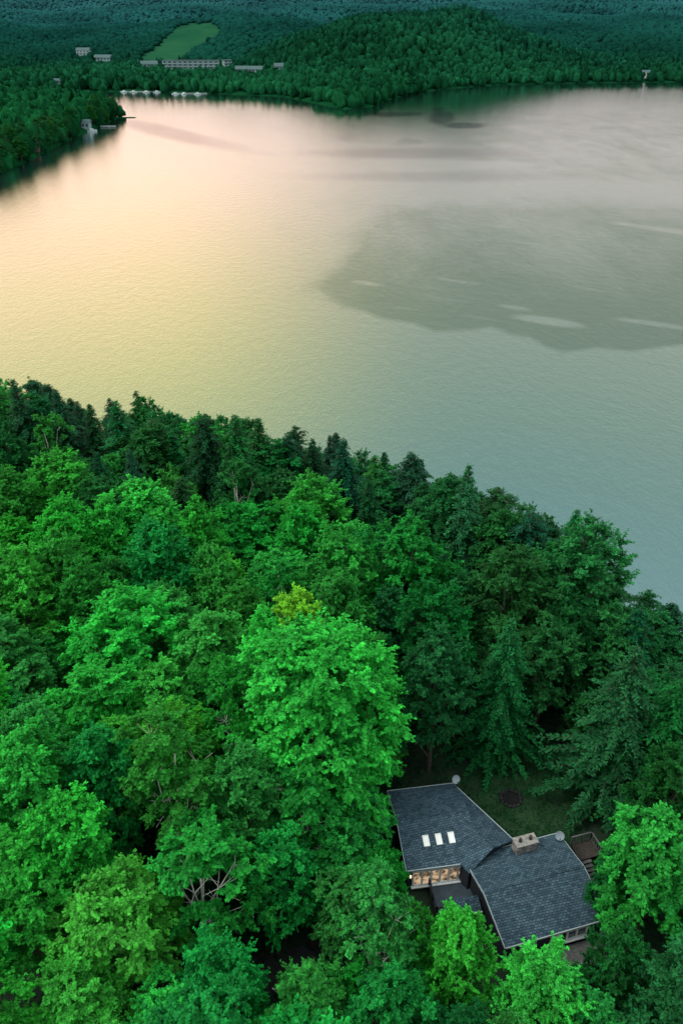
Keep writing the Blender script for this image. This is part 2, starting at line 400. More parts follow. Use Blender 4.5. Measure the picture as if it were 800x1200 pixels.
def hill_mat():
    m, nt, out = mat('hill_ground'); L = nt.links
    tc = N(nt, 'ShaderNodeTexCoord'); no = N(nt, 'ShaderNodeTexNoise', i_Scale=.012, i_Detail=9.0, i_Roughness=.6); L.new(tc.outputs['Object'], no.inputs['Vector'])
    mr = N(nt, 'ShaderNodeMapRange'); mr.inputs['To Min'].default_value = .55; mr.inputs['To Max'].default_value = .95; L.new(no.outputs['Fac'], mr.inputs['Value'])
    sc = N(nt, 'ShaderNodeVectorMath', operation='SCALE'); L.new(haze_tint(nt), sc.inputs[0]); L.new(mr.outputs[0], sc.inputs['Scale'])
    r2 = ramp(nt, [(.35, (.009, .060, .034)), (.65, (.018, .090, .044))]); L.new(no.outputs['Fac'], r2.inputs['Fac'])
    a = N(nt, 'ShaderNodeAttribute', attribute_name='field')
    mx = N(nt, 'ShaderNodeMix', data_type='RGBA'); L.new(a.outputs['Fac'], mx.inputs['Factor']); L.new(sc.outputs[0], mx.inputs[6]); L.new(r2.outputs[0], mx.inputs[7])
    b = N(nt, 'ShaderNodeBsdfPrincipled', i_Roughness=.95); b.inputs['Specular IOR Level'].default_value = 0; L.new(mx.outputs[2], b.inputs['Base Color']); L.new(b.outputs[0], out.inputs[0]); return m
tag(link('hills', gridmesh('hills', X, DD, Z, hill_mat(), {'field': fld})), None, None, kind='structure')

def hit(px, py):
    u = (px-400)/FP; v = (600-py)/FP; dx, dy, dz = u, CP+v*SP, -SP+v*CP
    for y in np.arange(380, 4000, 4.):
        t = y/dy; z = CZ+dz*t
        if z <= max(0, float(hf(dx*t, y))): return dx*t, y, max(0., float(hf(dx*t, y)))
    return dx*t, y, 10.
# ------------------------------------------------------------------ far buildings
def block(label, px, py, wpx, storeys, bays, depth=14, roofk='flat', wallm=M_RES, rz=0, name='apartment_building', cat='building', group=None):
    x, y, z = hit(px, py)
    w = wpx*(y*CP+60*SP)/FP
    o = thing(name, label, cat, (x, y+depth/2, z-1), rz, group)
    fh = 3.8; H = storeys*fh+1
    MB().box((0, 0, H/2), (w, depth, H)).obj('wall', wallm, o)
    if roofk == 'flat':
        MB().box((0, 0, H+.35), (w+1.6, depth+1.6, .7)).obj('roof', M_RESR, o)
    else:
        MB().prism([(-depth/2-.8, H), (depth/2+.8, H), (0, H+depth*.28)], -w/2-.8, w/2+.8).obj('roof', M_RESR, o)
    bw = w/bays
    me = MB().box((0, 0, 0), (bw*.5, .2, 1.7)).mesh('window', M_GLASS)
    bal = MB().box((0, -.7, 0), (bw*.84, 1.3, .9)).mesh('balcony', M_BALC)
    for s in range(storeys):
        for b in range(bays):
            p = link('window', me, o); p.location = (-w/2+bw*(b+.5), -depth/2-.08, 1+fh*s+1.9)
            if storeys > 2 and s > 0:
                q = link('balcony', bal, o); q.location = (-w/2+bw*(b+.5), -depth/2-.02, 1+fh*s+.5)
    return o
BLD = []
def B(*a, **k):
    BLD.append((a[1], a[2], a[3], a[4])); return block(*a, **k)
B('long pale four storey lakeside resort building with balconies, beside the green slope', 224, 85, 66, 4, 11)
B('pale building just right of the long resort block', 266, 84, 9, 4, 2, rz=.4)
B('low grey lodge between the long resort and the wooded hill', 293, 89, 34, 2, 7, roofk='gable', rz=-.15)
B('small dark cabin at the foot of the wooded hill', 328, 86, 13, 2, 3, roofk='gable', rz=.3)
B('pale low building at the foot of the green slope', 174, 82, 20, 2, 5, roofk='gable', rz=.2)
B('white building furthest left in the village across the lake', 98, 68, 15, 3, 4, roofk='gable', wallm=M_BALC)
B('white building second from the left in the village across the lake', 121, 74, 20, 2, 5, roofk='gable', rz=-.2)
B('small pale shore house at the left end of the boat docks', 68, 99, 12, 1, 3, roofk='gable', depth=8, name='shore_house', cat='house')
B('small white boathouse on the far right shore under dark trees', 755, 92, 10, 2, 2, roofk='gable', depth=8, wallm=M_WHITE, name='boathouse', cat='boathouse')
B('tiny grey boathouse on the far shore, right of centre', 620, 95.5, 7, 1, 2, roofk='gable', depth=8, name='boathouse', cat='boathouse')
B('low cottage at the waterside of the wooded headland', 98, 151, 14, 1, 3, roofk='gable', depth=7, name='cottage', cat='cottage')
B('small brown boathouse on the left shore of the wooded headland', 38, 177, 12, 1, 2, roofk='gable', depth=6, wallm=M_BROWN, name='boathouse', cat='boathouse')
def dock(px, py, L, label):
    x, y = at(px, py, .5); o = thing('dock', label, 'dock', (x, y, 0), 0, None)
    MB().box((0, 0, .6), (L, 2.0, .3)).obj('deck', M_TRIM, o)
    for i in range(5):
        p = MB().tube([(0, 0, -2), (0, 0, 1.1)], [.18, .18], 6).obj('post', M_BROWN, o); p.location = (-L/2+.5+i*(L-1)/4, 1.0, 0)
dock(165, 107.2, 48, 'long pale boat dock at the left of the far marina')
dock(222, 109.4, 40, 'long pale boat dock at the right of the far marina')
dock(127, 148, 12, 'short pale dock at the tip of the wooded headland')
def boatmesh():
    o = MB(); n = 9; vs = []; fs = []
    for i in range(n):
        t = i/(n-1); x = -4+8*t; w = 1.35*(1-max(0, t-.45)**2*3.2); w = max(w, .05)
        zt = 1.0+.35*t; vs += [(x, -w, zt), (x, -w*.65, .0), (x, w*.65, .0), (x, w, zt)]
        if i:
            a = (i-1)*4
            for k in range(3): fs.append((a+k, a+k+1, a+k+5, a+k+4))
            fs.append((a+3, a, a+4, a+7))
    fs += [(0, 1, 2, 3)]; o.add(vs, fs)
    hull = o.mesh('hull', M_BALC)
    c = MB().prism([(-1.0, .9), (1.0, .9), (.8, 2.1), (-.8, 2.1)], -1.6, 1.2).mesh('cabin', M_WHITE)
    w = MB().box((0, 0, 1.7), (2.0, 1.9, .4)).mesh('windscreen', M_GLASS)
    return hull, c, w
BH = boatmesh()
def boat(px, py, rz, label, group=None):
    x, y = at(px, py, .3); o = thing('motor_boat', label, 'boat', (x, y, -.2), rz, group)
    link('hull', BH[0], o); link('cabin', BH[1], o); link('windscreen', BH[2], o)
for px, py, rz in ((146, 107.8, 1.0), (157, 107.8, .5), (172, 108, .7), (184, 108, .3), (206, 110, .5), (216, 110.2, 1.0), (232, 110.3, .6)):
    boat(px, py, rz, 'small white motor boat moored at the far marina docks', 'boats moored at the far marina')
boat(108, 153.5, .6, 'small white motor boat moored beside the headland cottage')

# ------------------------------------------------------------------ far forest (stuff)
def ico():
    import bmesh
    bm = bmesh.new(); bmesh.ops.create_icosphere(bm, subdivisions=2, radius=1)
    bm.verts.index_update()
    V = np.array([v.co[:] for v in bm.verts]); F = np.array([[v.index for v in f.verts] for f in bm.faces]); bm.free()
    bm = bmesh.new(); bmesh.ops.create_icosphere(bm, subdivisions=1, radius=1)
    V1 = np.array([v.co[:] for v in bm.verts]); F1 = np.array([[v.index for v in f.verts] for f in bm.faces]); bm.free()
    return V, F, V1, F1
IV, IF, IV1, IF1 = ico()
def lumps(name, P, rad, hgt, seed, V0, F0, pc=.2, var=.22):
    g = np.random.default_rng(seed); n = len(P)
    V = V0[None]*(1+g.normal(size=(n, len(V0), 1))*var)
    con = (g.random(n) < pc)[:, None]
    zz = (V[..., 2]+1)/2
    taper = np.where(con, 1.05*(1.08-zz)+.15, 1.0)
    V = np.stack([V[..., 0]*taper*rad[:, None], V[..., 1]*taper*rad[:, None], zz*np.where(con, 1.15, 1)*hgt[:, None]], -1)+P[:, None, :]
    F = F0[None]+(np.arange(n)*len(V0))[:, None, None]
    patch = .5+.5*np.sin(P[:, 0]*.013+1.3*np.sin(P[:, 1]*.009))*np.sin(P[:, 1]*.011)
    sh = (np.clip(g.normal(.68, var, n)+.5*patch, .3, 2.0)*np.where(con[:, 0], .6, 1.0))[:, None]*g.uniform(1-var, 1+var, (n, len(F0)))
    return bigmesh(name, V, 3, M_FAR, sh.ravel(), F)
def sample(n, y0, y1, seed, um=.56):
    g = np.random.default_rng(seed)
    y = np.sqrt(g.uniform(y0**2, y1**2, n)); u = g.uniform(-um, um, n)
    x = u*y; z = hf(x, y)
    px, py = proj(x, y, z)
    jx, jy = g.normal(size=(2, n))*1.5
    py2 = proj(x, y, z+8)[1]
    ok = (z > .6) & ~((raster_poly(px+jx, py+jy, FIELD) | raster_poly(px+jx, py2+jy, FIELD)) & (y > 1150) & (y < 2050))
    for bx, by, bw, st in BLD:
        ok &= ~((abs(px-bx) < bw/2+.5) & (py > by-4*st*.75) & (py < by+(6 if by < 120 else 13)) & (y < 1900))
    vill = (px > 85) & (px < 335) & (py > 80) & (py < 108) & (g.random(n) < .2)
    ok &= ~vill
    return x[ok], y[ok], z[ok], g
def cull(x, y, z, h, tol=.006):
    el = (z+h-CZ)/y; b = ((x/y+.6)/1.2*500).astype(int); keep = np.zeros(len(x), bool)
    o = np.argsort(y); mx = {}
    for i in o:
        k = b[i]; e = el[i]; m = mx.get(k, -9)
        if e > m-tol: keep[i] = True
        if e > m: mx[k] = e
    return keep
x, y, z, g = sample(80000, 430, 2600, 5)
r = g.uniform(3.0, 5.8, len(x)); h = g.uniform(8, 14.5, len(x))
k = cull(x, y, z, h, .004); x, y, z, r, h = x[k], y[k], z[k], r[k], h[k]
nearm = y < 1500
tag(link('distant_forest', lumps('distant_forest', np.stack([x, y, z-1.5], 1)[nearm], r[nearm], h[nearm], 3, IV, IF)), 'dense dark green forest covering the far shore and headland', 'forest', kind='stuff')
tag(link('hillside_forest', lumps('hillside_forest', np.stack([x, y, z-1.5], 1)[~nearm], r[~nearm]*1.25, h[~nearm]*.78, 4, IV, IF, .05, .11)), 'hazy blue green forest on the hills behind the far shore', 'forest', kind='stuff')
x, y, z, g = sample(70000, 2500, 4800, 6, .6)
r = g.uniform(5.5, 9, len(x)); h = g.uniform(9, 13, len(x)); k = cull(x, y, z, h, .004)
tag(link('ridge_forest', lumps('ridge_forest', np.stack([x, y, z-2], 1)[k], r[k], h[k], 8, IV1, IF1, 0, .10)), 'pale hazy forest along the most distant ridge', 'forest', kind='stuff')

# ------------------------------------------------------------------ headland individuals
rg = random.Random(5)
GREENS = {'b': (.028, .37, .044), 'm': (.018, .25, .038), 'd': (.010, .135, .033), 'y': (.17, .52, .03), 'l': (.05, .42, .04), 'c': (.006, .072, .029), 'k': (.010, .13, .037), 'B': (.032, .42, .052)}
def jit(c, r=rg):
    a = r.uniform(.8, 1.2); return (c[0]*a*r.uniform(.5, 2.0), c[1]*a, c[2]*a*r.uniform(.65, 1.3))
n = 0; placed = []
for i in range(3000):
    if n >= 75: break
    px = rg.uniform(-6, 137); fpy = np.interp(px, [-20, 0, 30, 60, 100, 128, 138], [210, 203, 190, 175, 156, 143, 138])
    xx, yy = at(px, fpy-rg.uniform(1, 6)*(1+(fpy-138)/60), 1)
    if any(math.hypot(xx-a, yy-b) < 6 for a, b in placed): continue
    if hf(xx, yy) < .3: continue
    if any(abs(px-bx) < bw/2+2 and yy < at(px, by-2, 0)[1] and by > 120 for bx, by, bw, st in BLD): continue
    placed.append((xx, yy)); n += 1
    kd = rg.choice(['dec', 'con', 'dec', 'dec'])
    tree(kd, xx, yy, float(hf(xx, yy))-.3, rg.uniform(11, 16), rg.uniform(3.6, 5.4) if kd == 'dec' else rg.uniform(2.6, 3.6), jit(GREENS['d' if kd == 'dec' else 'c']),
         ('dark conifer' if kd == 'con' else 'dark green leafy tree')+' on the waterline of the wooded headland across the lake', ('conifers' if kd == 'con' else 'leafy trees')+' on the headland waterline')

# ------------------------------------------------------------------ near forest heroes
TREES = []
def place_top(px, py, H, dz=0):
    z = 8.
    for _ in range(14):
        x, y = at(px, py, z+H); z = z*.4+.6*max(.3, float(hn(x, y)))
    return x, y, z
def hero(kind, px, py, H, R, c, label, var=None, group=None):
    x, y, z = place_top(px, py, H)
    TREES.append((x, y, R)); tree(kind, x, y, z-.2, H, R, GREENS[c] if c in 'yB' else jit(GREENS[c], random.Random(int(px*7+py))), label, group, var=var)
hero('big', 370, 730, 23, 9.0, 'B', 'very broad bright green tree filling the space left of the house roof')
hero('dec', 352, 699, 20, 4.2, 'y', 'lime yellow topped tree rising behind the broad tree left of the house', 0)
hero('dec', 140, 692, 18, 5.6, 'b', 'large rounded bright green tree, left of the yellow topped tree', 1)
hero('dec', 165, 566, 17, 5.6, 'b', 'broad bright green tree in the upper left, in front of the shoreline conifers', 2)
hero('dec', 62, 528, 17, 4.8, 'b', 'bright green tree close to the left edge below the shoreline conifers', 3)
hero('dec', 402, 613, 19, 5.0, 'm', 'full mid green tree in the centre, above the yellow topped tree', 4)
hero('dec', 482, 612, 19, 5.0, 'm', 'full mid green tree right of centre, above the house clearing', 5)
hero('dec', 610, 640, 20, 5.8, 'd', 'dense dark green tree beyond the house lawn near the water', 0)
hero('con', 600, 722, 18, 4.2, 'k', 'drooping dark conifer standing at the far edge of the lawn', 3)
hero('dec', 515, 735, 18, 4.0, 'd', 'dark leafy tree directly behind the far corner of the house roof', 6)
hero('dec', 695, 608, 21, 5.4, 'd', 'tall full dark tree standing against the water at the right', 1)
hero('con', 748, 755, 20, 5.4, 'k', 'large spreading conifer right of the lawn', 1)
hero('con', 805, 795, 18, 5.0, 'k', 'conifer at the right edge behind the large spreading conifer', 4)
hero('dec', 783, 962, 15, 4.0, 'b', 'bright green tree at the right edge beside the house', 2)
hero('bir', 192, 845, 19, 4.8, 'm', 'tall open tree with pale forked branches in the lower left', 0)
hero('dec', 62, 935, 17, 4.2, 'b', 'light green tree at the left edge of the lower forest', 3)
hero('dec', 115, 1040, 15, 4.4, 'l', 'yellowish light green tree near the bottom left corner', 5)
hero('dec', 5, 985, 16, 4.0, 'b', 'bright tree cut by the left picture edge above the bottom left corner', 1)
hero('dec', 330, 975, 13, 3.0, 'm', 'mid green tree directly below the broad tree, left of the house', 4)
hero('bir', 442, 1030, 16, 3.2, 'm', 'pale trunked birch in front of the house at bottom centre', 1)
hero('dec', 545, 1068, 14, 2.8, 'b', 'bright tree overlapping the lower left of the house', 2)
hero('dec', 640, 1128, 13, 3.6, 'b', 'bright tree in front of the house deck at the bottom edge', 3)
hero('dec', 735, 1092, 13, 2.6, 'd', 'small dark tree at the lower right corner of the house', 4)
hero('dec', 10, 868, 17, 4.0, 'b', 'bright green tree half out of frame at the left, above the light green one', 2)
hero('dec', 15, 640, 18, 4.6, 'b', 'leafy tree at the left edge, midway down the forest', 4)
hero('bir', 262, 780, 18, 3.6, 'm', 'open green tree with pale stems hugging the left of the broad tree', 1)
hero('dec', 80, 1150, 13, 3.8, 'b', 'bright tree cut by the bottom edge near the left corner', 0)
hero('dec', 250, 1110, 13, 3.2, 'm', 'mid green tree at the bottom edge, left of the parked car', 3)
hero('dec', 418, 1135, 11, 2.2, 'm', 'small green tree at the bottom edge, right of the parked car', 6)
hero('dec', 448, 995, 12, 2.1, 'm', 'small green tree crowding the left gable end of the house', 5)
hero('dec', 487, 1062, 10, 1.9, 'm', 'small green tree in front of the lit windows of the house', 4)
hero('dec', 725, 1003, 9, 1.9, 'd', 'small dark tree hiding part of the back deck of the house', 3)
SHC = 'dark conifer in the row along the near lake shore'
for px, py, H in ((15, 443, 20), (65, 455, 19), (104, 472, 17), (135, 468, 19), (178, 490, 17), (200, 503, 16), (238, 484, 20), (275, 484, 21), (302, 488, 19), (338, 507, 17), (365, 512, 17), (402, 511, 20), (440, 532, 17), (482, 528, 20), (550, 543, 23), (585, 572, 19), (622, 600, 19), (750, 712, 16), (790, 706, 16), (-20, 440, 19)):
    hero('con', px, py, H, rg.uniform(4.6, 6.6), rg.choice('ccdk'), SHC, None, 'conifers along the near shore')
for px, py, H in ((38, 470, 16), (160, 505, 16), (320, 516, 16), (460, 548, 17), (515, 562, 19), (585, 596, 18), (655, 636, 17), (730, 712, 15), (770, 718, 14)):
    hero('dec', px, py, H, rg.uniform(4.2, 5.4), 'd', 'dark rounded leafy tree between the conifers of the near lake shore', None, 'leafy trees along the near shore')
for xx in np.arange(-75, 50, 2.8):
    x = xx+rg.uniform(-1.3, 1.3); y = float(np.interp(x, SX, SY))-rg.uniform(2, 12)
    if any(math.hypot(x-a, y-b) < 2.6 for a, b, r in TREES): continue
    z = float(hn(x, y)); TREES.append((x, y, 3.0))
    if rg.random() < .45: tree('dec', x, y, z-.2, rg.uniform(12, 16.5), rg.uniform(3.6, 4.8), jit(GREENS[rg.choice('dk')]), 'dark rounded leafy tree between the conifers of the near lake shore', 'leafy trees along the near shore')
    else: tree('con', x, y, z-.2, rg.uniform(12, 18), rg.uniform(4.2, 6.0), jit(GREENS[rg.choice('ccdk')]), SHC, 'conifers along the near shore')
def okspot(x, y, R, H, f=.60):
    z = float(hn(x, y)); px, py = proj(x, y, z+H)
    if px < -110 or px > 900 or py > 1330: return False
    s = np.interp(x, SX, SY)-y
    if s < 1.5: return False
    for a, b, r in TREES:
        if math.hypot(x-a, y-b) < (R+r)*f: return False
    dep_ = y*CP+(CZ-z-H)*SP; rp = R*FP/dep_
    if 5 < x < 24 and 33 < y < 51.3: return False
    if 2.5 < x <= 5 and 38 < y < 49: return False
    if math.hypot((x-LX)/7.6, (y-LY)/7.6) < 1: return False
    if y < 44 and px+rp > 475 and px-rp < 718 and py < 1130: return False
    if y < 60 and px+rp > 560 and px-rp < 710 and 880 < py < 1010: return False
    if math.hypot(x+3.2, y-32.5) < 4.6: return False
    return True
def zone(px, py):
    v = 'upper' if py < 640 else ('middle' if py < 880 else 'lower')
    h = 'left' if px < 270 else ('centre' if px < 530 else 'right')
    return v+' '+h
tries = 0; made = 0
while tries < 15000 and made < 200:
    tries += 1
    small = tries > 9000
    x = rg.uniform(-85, 60); y = rg.uniform(6, 135)
    s = np.interp(x, SX, SY)-y
    near = s < 16
    con = rg.random() < (.5 if near else .12)
    if con and not near and y < 80 and x < 8: con = False
    H = rg.uniform(12.5, 18) if not con else rg.uniform(13, 18.5)
    R = rg.uniform(3.2, 5.4) if not con else rg.uniform(3.4, 4.8)
    if near and not con: H = rg.uniform(11, 14)
    if small: H = rg.uniform(8.5, 12); R = rg.uniform(2.8, 3.6)
    if not okspot(x, y, R, H, .62 if tries < 6000 else (.54 if not small else .47)): continue
    z = float(hn(x, y)); px, py = proj(x, y, z+H)
    kd = 'con' if con else ('bir' if rg.random() < .10 and not (px > 520 and y > 50) else 'dec')
    TREES.append((x, y, R)); made += 1
    c = 'c' if con else rg.choice('mmdd' if px > 420 or y > 80 else 'mmbbml')
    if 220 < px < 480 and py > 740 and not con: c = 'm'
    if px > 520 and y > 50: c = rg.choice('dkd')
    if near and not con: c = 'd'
    zn = zone(px, py)
    w = {'con': 'dark pointed conifer', 'bir': 'slender open crowned tree', 'dec': {'m': 'mid green leafy tree', 'd': 'dark green leafy tree', 'k': 'dark green leafy tree', 'b': 'bright green leafy tree', 'l': 'light green leafy tree'}.get(c, '')}[kd]
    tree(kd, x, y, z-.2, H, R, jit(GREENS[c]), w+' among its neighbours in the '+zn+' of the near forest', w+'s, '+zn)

def clumps(name, n, size, m, f, seed, spread, hgt):
    g = np.random.default_rng(seed)
    c = f(g, n); k = 34
    P = np.repeat(c, k, 0)+np.abs(g.normal(size=(len(c)*k, 3)))*[0, 0, hgt]+g.normal(size=(len(c)*k, 3))*[spread, spread, .1]
    nn = len(P)
    V = leaves(P, g.normal(size=(nn, 3))*[1, 1, .4], np.array([0, 0, 1.])+g.normal(size=(nn, 3))*.5, g.uniform(.7, 1.3, nn)*size, g.uniform(.7, 1.3, nn)*size*.6)
    return bigmesh(name, V, 4, m, g.uniform(.6, 1.3, nn)*np.repeat(g.uniform(.6, 1.4, len(c)), k))
def fu(g, n):
    x = g.uniform(-70, 50, n); y = g.uniform(5, 140, n); s = np.interp(x, SX, SY)-y
    ok = (s > .5) & ~((x > 3) & (x < 21.5) & (y > 34.5) & (y < 50)) & (np.hypot((x-LX)/6.2, (y-LY)/6.6) > 1) & (np.hypot(x+3.4, y-35) > 2.6)
    for a, b in pts: ok &= np.hypot(x-a, y-b) > 1.8
    x, y = x[ok], y[ok]; return np.stack([x, y, hn(x, y)], 1)
tag(link('undergrowth', clumps('undergrowth', 7500, .34, M_UND, fu, 2, .6, 1.0)), 'dark leafy undergrowth on the forest floor', 'undergrowth', kind='stuff')
def fg(g, n):
    x = g.uniform(8, 26, n); y = g.uniform(43, 60, n); ok = lawnmask(x, y) > .3
    ok &= np.hypot(x-16, y-51.6) > 1.1
    x, y = x[ok], y[ok]; return np.stack([x, y, hn(x, y)], 1)
tag(link('lawn_grass', clumps('lawn_grass', 1500, .14, M_GRASS, fg, 3, .3, .04)), 'dim green grass of the small lawn behind the house', 'grass', kind='stuff')

# ------------------------------------------------------------------ house
HZ = 8.0
house = thing('bungalow_house', 'dark navy bungalow with bent shingle roof and stone chimney in the forest', 'house', (0, 0, 0))
WL = MB(); RF = MB(); TR = MB()
def gable(cx, cy, ang, L, W, ze, rise, o=.22, trimends=(1, 1), eaves=(1, 1)):
    M = Matrix.Translation((cx, cy, 0)) @ Matrix.Rotation(ang, 4, 'Z')
    WL.prism([(-W/2, HZ-1.5), (W/2, HZ-1.5), (W/2, ze), (0, ze+rise-.05), (-W/2, ze)], -L/2, L/2, M)
    w = W/2+o; zl = ze-o*rise/(W/2)
    RF.prism([(-w, zl), (0, ze+rise), (w, zl), (w, zl+.16), (0, ze+rise+.16), (-w, zl+.16)], -L/2-o, L/2+o, M)
    RF.prism([(-.14, ze+rise+.10), (.14, ze+rise+.10), (0, ze+rise+.22)], -L/2-o-.01, L/2+o+.01, M)
    for e, s in ((trimends[0], -1), (trimends[1], 1)):
        if e:
            a = s*(L/2+o+.005); b = s*(L/2+o+.05)
            TR.prism([(-w-.03, zl-.06), (0, ze+rise-.06), (w+.03, zl-.06), (w+.03, zl+.175), (0, ze+rise+.175), (-w-.03, zl+.175)], min(a, b), max(a, b), M)
    for e, s in ((eaves[0], -1), (eaves[1], 1)):
        if e: TR.box((0, s*(w+.05), zl+.06), (L+2*o-.02, .08, .16), 0, M)
    return M
aA = R_(8.3); aB = R_(15.7); aC = math.atan2(-5.1, 3.8)
LA, WA = 5.9, 7.7; RA = 1.1
fA = Vector((math.cos(aA), math.sin(aA))); nA = Vector((-fA.y, fA.x))
cA = Vector((10.4, 42.6))-fA*(LA/2-1.0)+nA*(WA/2+.22)
MA = gable(cA.x, cA.y, aA, LA, WA, HZ+3.0, RA, trimends=(1, 0))
LB, WB = 8.4, 7.6
fB = Vector((math.cos(aB), math.sin(aB))); nB = Vector((-fB.y, fB.x))
cB = Vector((12.4, 35.5))+fB*(LB/2+.22)+nB*(WB/2+.22)
MBm = gable(cB.x, cB.y, aB, LB, WB, HZ+2.75, .85)
fC = Vector((math.cos(aC), math.sin(aC))); nC = Vector((-fC.y, fC.x))
cC = Vector((12.5, 47.5))-nC*2.5
gable(cC.x, cC.y, aC, 6.6, 4.8, HZ+3.02, 1.0, trimends=(0, 0), eaves=(0, 1))
WL.obj('wall', M_NAVY, house)
roof = RF.obj('roof', M_SHIN, house)
TR.obj('roof_trim', M_TRIM, roof)
th = math.atan2(RA, WA/2)
M_SKYL = simple('bright_skylight_glazing', (.8, .82, .84), .15, .04, 1, spec=.8)
for xl in (-1.05, .05, 1.15):
    yl = -2.0; f = (WA/2-abs(yl))/(WA/2); z = HZ+3.0+RA*f+.16
    M = MA @ Matrix.Translation((xl, yl, z)) @ Matrix.Rotation(th, 4, 'X')
    fr = MB()
    for s in (-1, 1):
        fr.box((s*.23, 0, .05), (.07, .95, .16), 0, M); fr.box((0, s*.44, .053), (.39, .07, .15), 0, M)
    n0 = len(fr.f); fr.box((0, 0, .07), (.385, .8, .05), 0, M)
    nm = fr.mesh('skylight', M_WHITE); nm.materials.append(M_SKYL)
    for i, p in enumerate(nm.polygons): p.material_index = 0 if i < n0 else 1
    link('skylight', nm, roof)
def window(M, x, y, z, w, h, nb, lit, name='window', label=None):
    fr = MB(); t = .15
    for s in (-1, 1): fr.box((x+s*(w/2), y-.05, z), (t, .14, h+t), 0, M)
    for s in (-1, 1): fr.box((x, y-.052, z+s*(h/2)), (w-t, .13, t), 0, M)
    for i in range(1, nb): fr.box((x-w/2+w*i/nb, y-.054, z), (.17, .12, h-t), 0, M)
    fr.box((x, y-.14, z-h/2-.12), (w+.3, .3, .1), 0, M)
    o = fr.obj(name, M_WHITE, house)
    if label: o['label'] = label
    for i in range(nb):
        a = x-w/2+w*(i+.5)/nb
        MB().box((a, y-.012, z), (w/nb-.08, .03, h-t), 0, M).obj('pane', M_LIT if lit else M_GLASS, o)
window(MA, -.2, -WA/2, HZ+1.6, 4.6, 1.8, 6, True, label='wide window with warm light inside')
window(MBm, 1.9, -WB/2, HZ+1.75, 1.7, 1.1, 2, False)
window(MBm, -2.3, -WB/2, HZ+1.75, 1.2, 1.1, 2, False)
dr = MB().box((.1, -WB/2-.04, HZ+1.2), (.95, .08, 2.1), 0, MBm).obj('door', M_WHITE, house)
MB().box((.42, -WB/2-.10, HZ+1.15), (.06, .06, .16), 0, MBm).obj('handle', M_METAL, dr)
for M, x, y in ((MBm, -3.6, -WB/2), (MA, -2.75, -WA/2)):
    lp = MB().box((x, y-.06, HZ+2.1), (.16, .12, .3), 0, M).obj('wall_lamp', M_METAL, house)
    MB().box((x, y-.17, HZ+2.08), (.12, .1, .18), 0, M).obj('bulb', M_LAMP, lp)
ch = MB(); 
MC = Matrix.Translation((15.45, 44.0, 0)) @ Matrix.Rotation(aB, 4, 'Z')
ch.box((0, 0, 9.8), (1.9, .9, 4.4), 0, MC)
cho = ch.obj('chimney', M_STONE, roof)
MB().box((0, 0, 12.06), (2.02, 1.02, .10), 0, MC).obj('cap', simple('chimney_cap', (.26, .25, .24), .9, .3, 4), cho)
for s in (-.5, .45):
    MB().tube([(15.45+s*.96, 44.0+s*.27, 12.1), (15.45+s*.96, 44.0+s*.27, 12.5)], [.15, .12], 10).obj('chimney_pot', M_BROWN, cho)
def rail(p0, p1, z, parent, m):
    d = Vector(p1)-Vector(p0); L = d.length; a = math.atan2(d.y, d.x)
    M = Matrix.Translation((p0[0], p0[1], z)) @ Matrix.Rotation(a, 4, 'Z')
    r = MB().box((L/2, 0, 1.0), (L, .12, .08), 0, M).box((L/2, 0, .15), (L, .06, .06), 0, M)
    k = int(L/.3)
    for i in range(k+1): r.box((i*L/k, 0, .56), (.05, .05, .78), 0, M)
    for i in range(int(L/1.8)+2): r.box((min(L, i*L/(int(L/1.8)+1)), .0, .48), (.12, .12, 1.14), 0, M)
    return r.obj('railing', m, parent)
def wp(M, x, y): v = M @ Vector((x, y, 0)); return (v.x, v.y)
fd = MB()
for i in range(15): fd.box((.9, -WB/2-.16-.145*i-.07, HZ+.45), (6.6, .135, .06), 0, MBm)
fd.box((.9, -WB/2-1.17, HZ+.28), (6.4, 2.0, .26), 0, MBm)
fdo = fd.obj('front_deck', M_WOOD, house)
yo = -WB/2-2.25
rail(wp(MBm, -2.4, yo), wp(MBm, 4.2, yo), HZ+.48, fdo, M_TRIM); rail(wp(MBm, 4.2, yo), wp(MBm, 4.2, -WB/2-.15), HZ+.48, fdo, M_TRIM)
sd = MB()
for i in range(18): sd.box((1.0, -WA/2-.16-.145*i-.07, HZ+.42), (4.2, .135, .06), 0, MA)
sd.box((1.0, -WA/2-1.4, HZ+.25), (4.0, 2.4, .26), 0, MA)
sdo = sd.obj('side_deck', simple('blue_grey_deck', (.05, .075, .10), .7, .2, 3), house)
rail(wp(MA, -1.1, -WA/2-2.8), wp(MA, 3.1, -WA/2-2.8), HZ+.45, sdo, M_NAVY); rail(wp(MA, -1.1, -WA/2-2.8), wp(MA, -1.1, -WA/2-.15), HZ+.45, sdo, M_NAVY)
ME = Matrix.Translation((9.7, 39.5, 0)) @ Matrix.Rotation(aA, 4, 'Z')
epo = MB().prism([(-.65, HZ+1.75), (.65, HZ+1.95), (.65, HZ+2.07), (-.65, HZ+1.87)], -1.5, 1.5, ME).obj('porch_roof', M_SHIN, house)
MB().box((0, -.70, HZ+1.82), (3.0, .08, .16), 0, ME).obj('gutter', M_WHITE, epo)
for sx in (-1.4, 1.2):
    MB().box((sx, -.52, HZ+.85), (.1, .1, 1.8), 0, ME).obj('post', M_WHITE, epo)
MD = Matrix.Translation((21.2, 45.2, 0)) @ Matrix.Rotation(aB, 4, 'Z')
bd = MB()
for i in range(11): bd.box((0, -.75+.145*i, HZ+1.2), (1.9, .12, .06), 0, MD)
bd.box((0, 0, HZ+1.08), (1.8, 1.5, .14), 0, MD)
for sx in (-1, 1):
    for sy in (-1, 1): bd.box((sx*.85, sy*.65, HZ+.5), (.14, .14, 1.1), 0, MD)
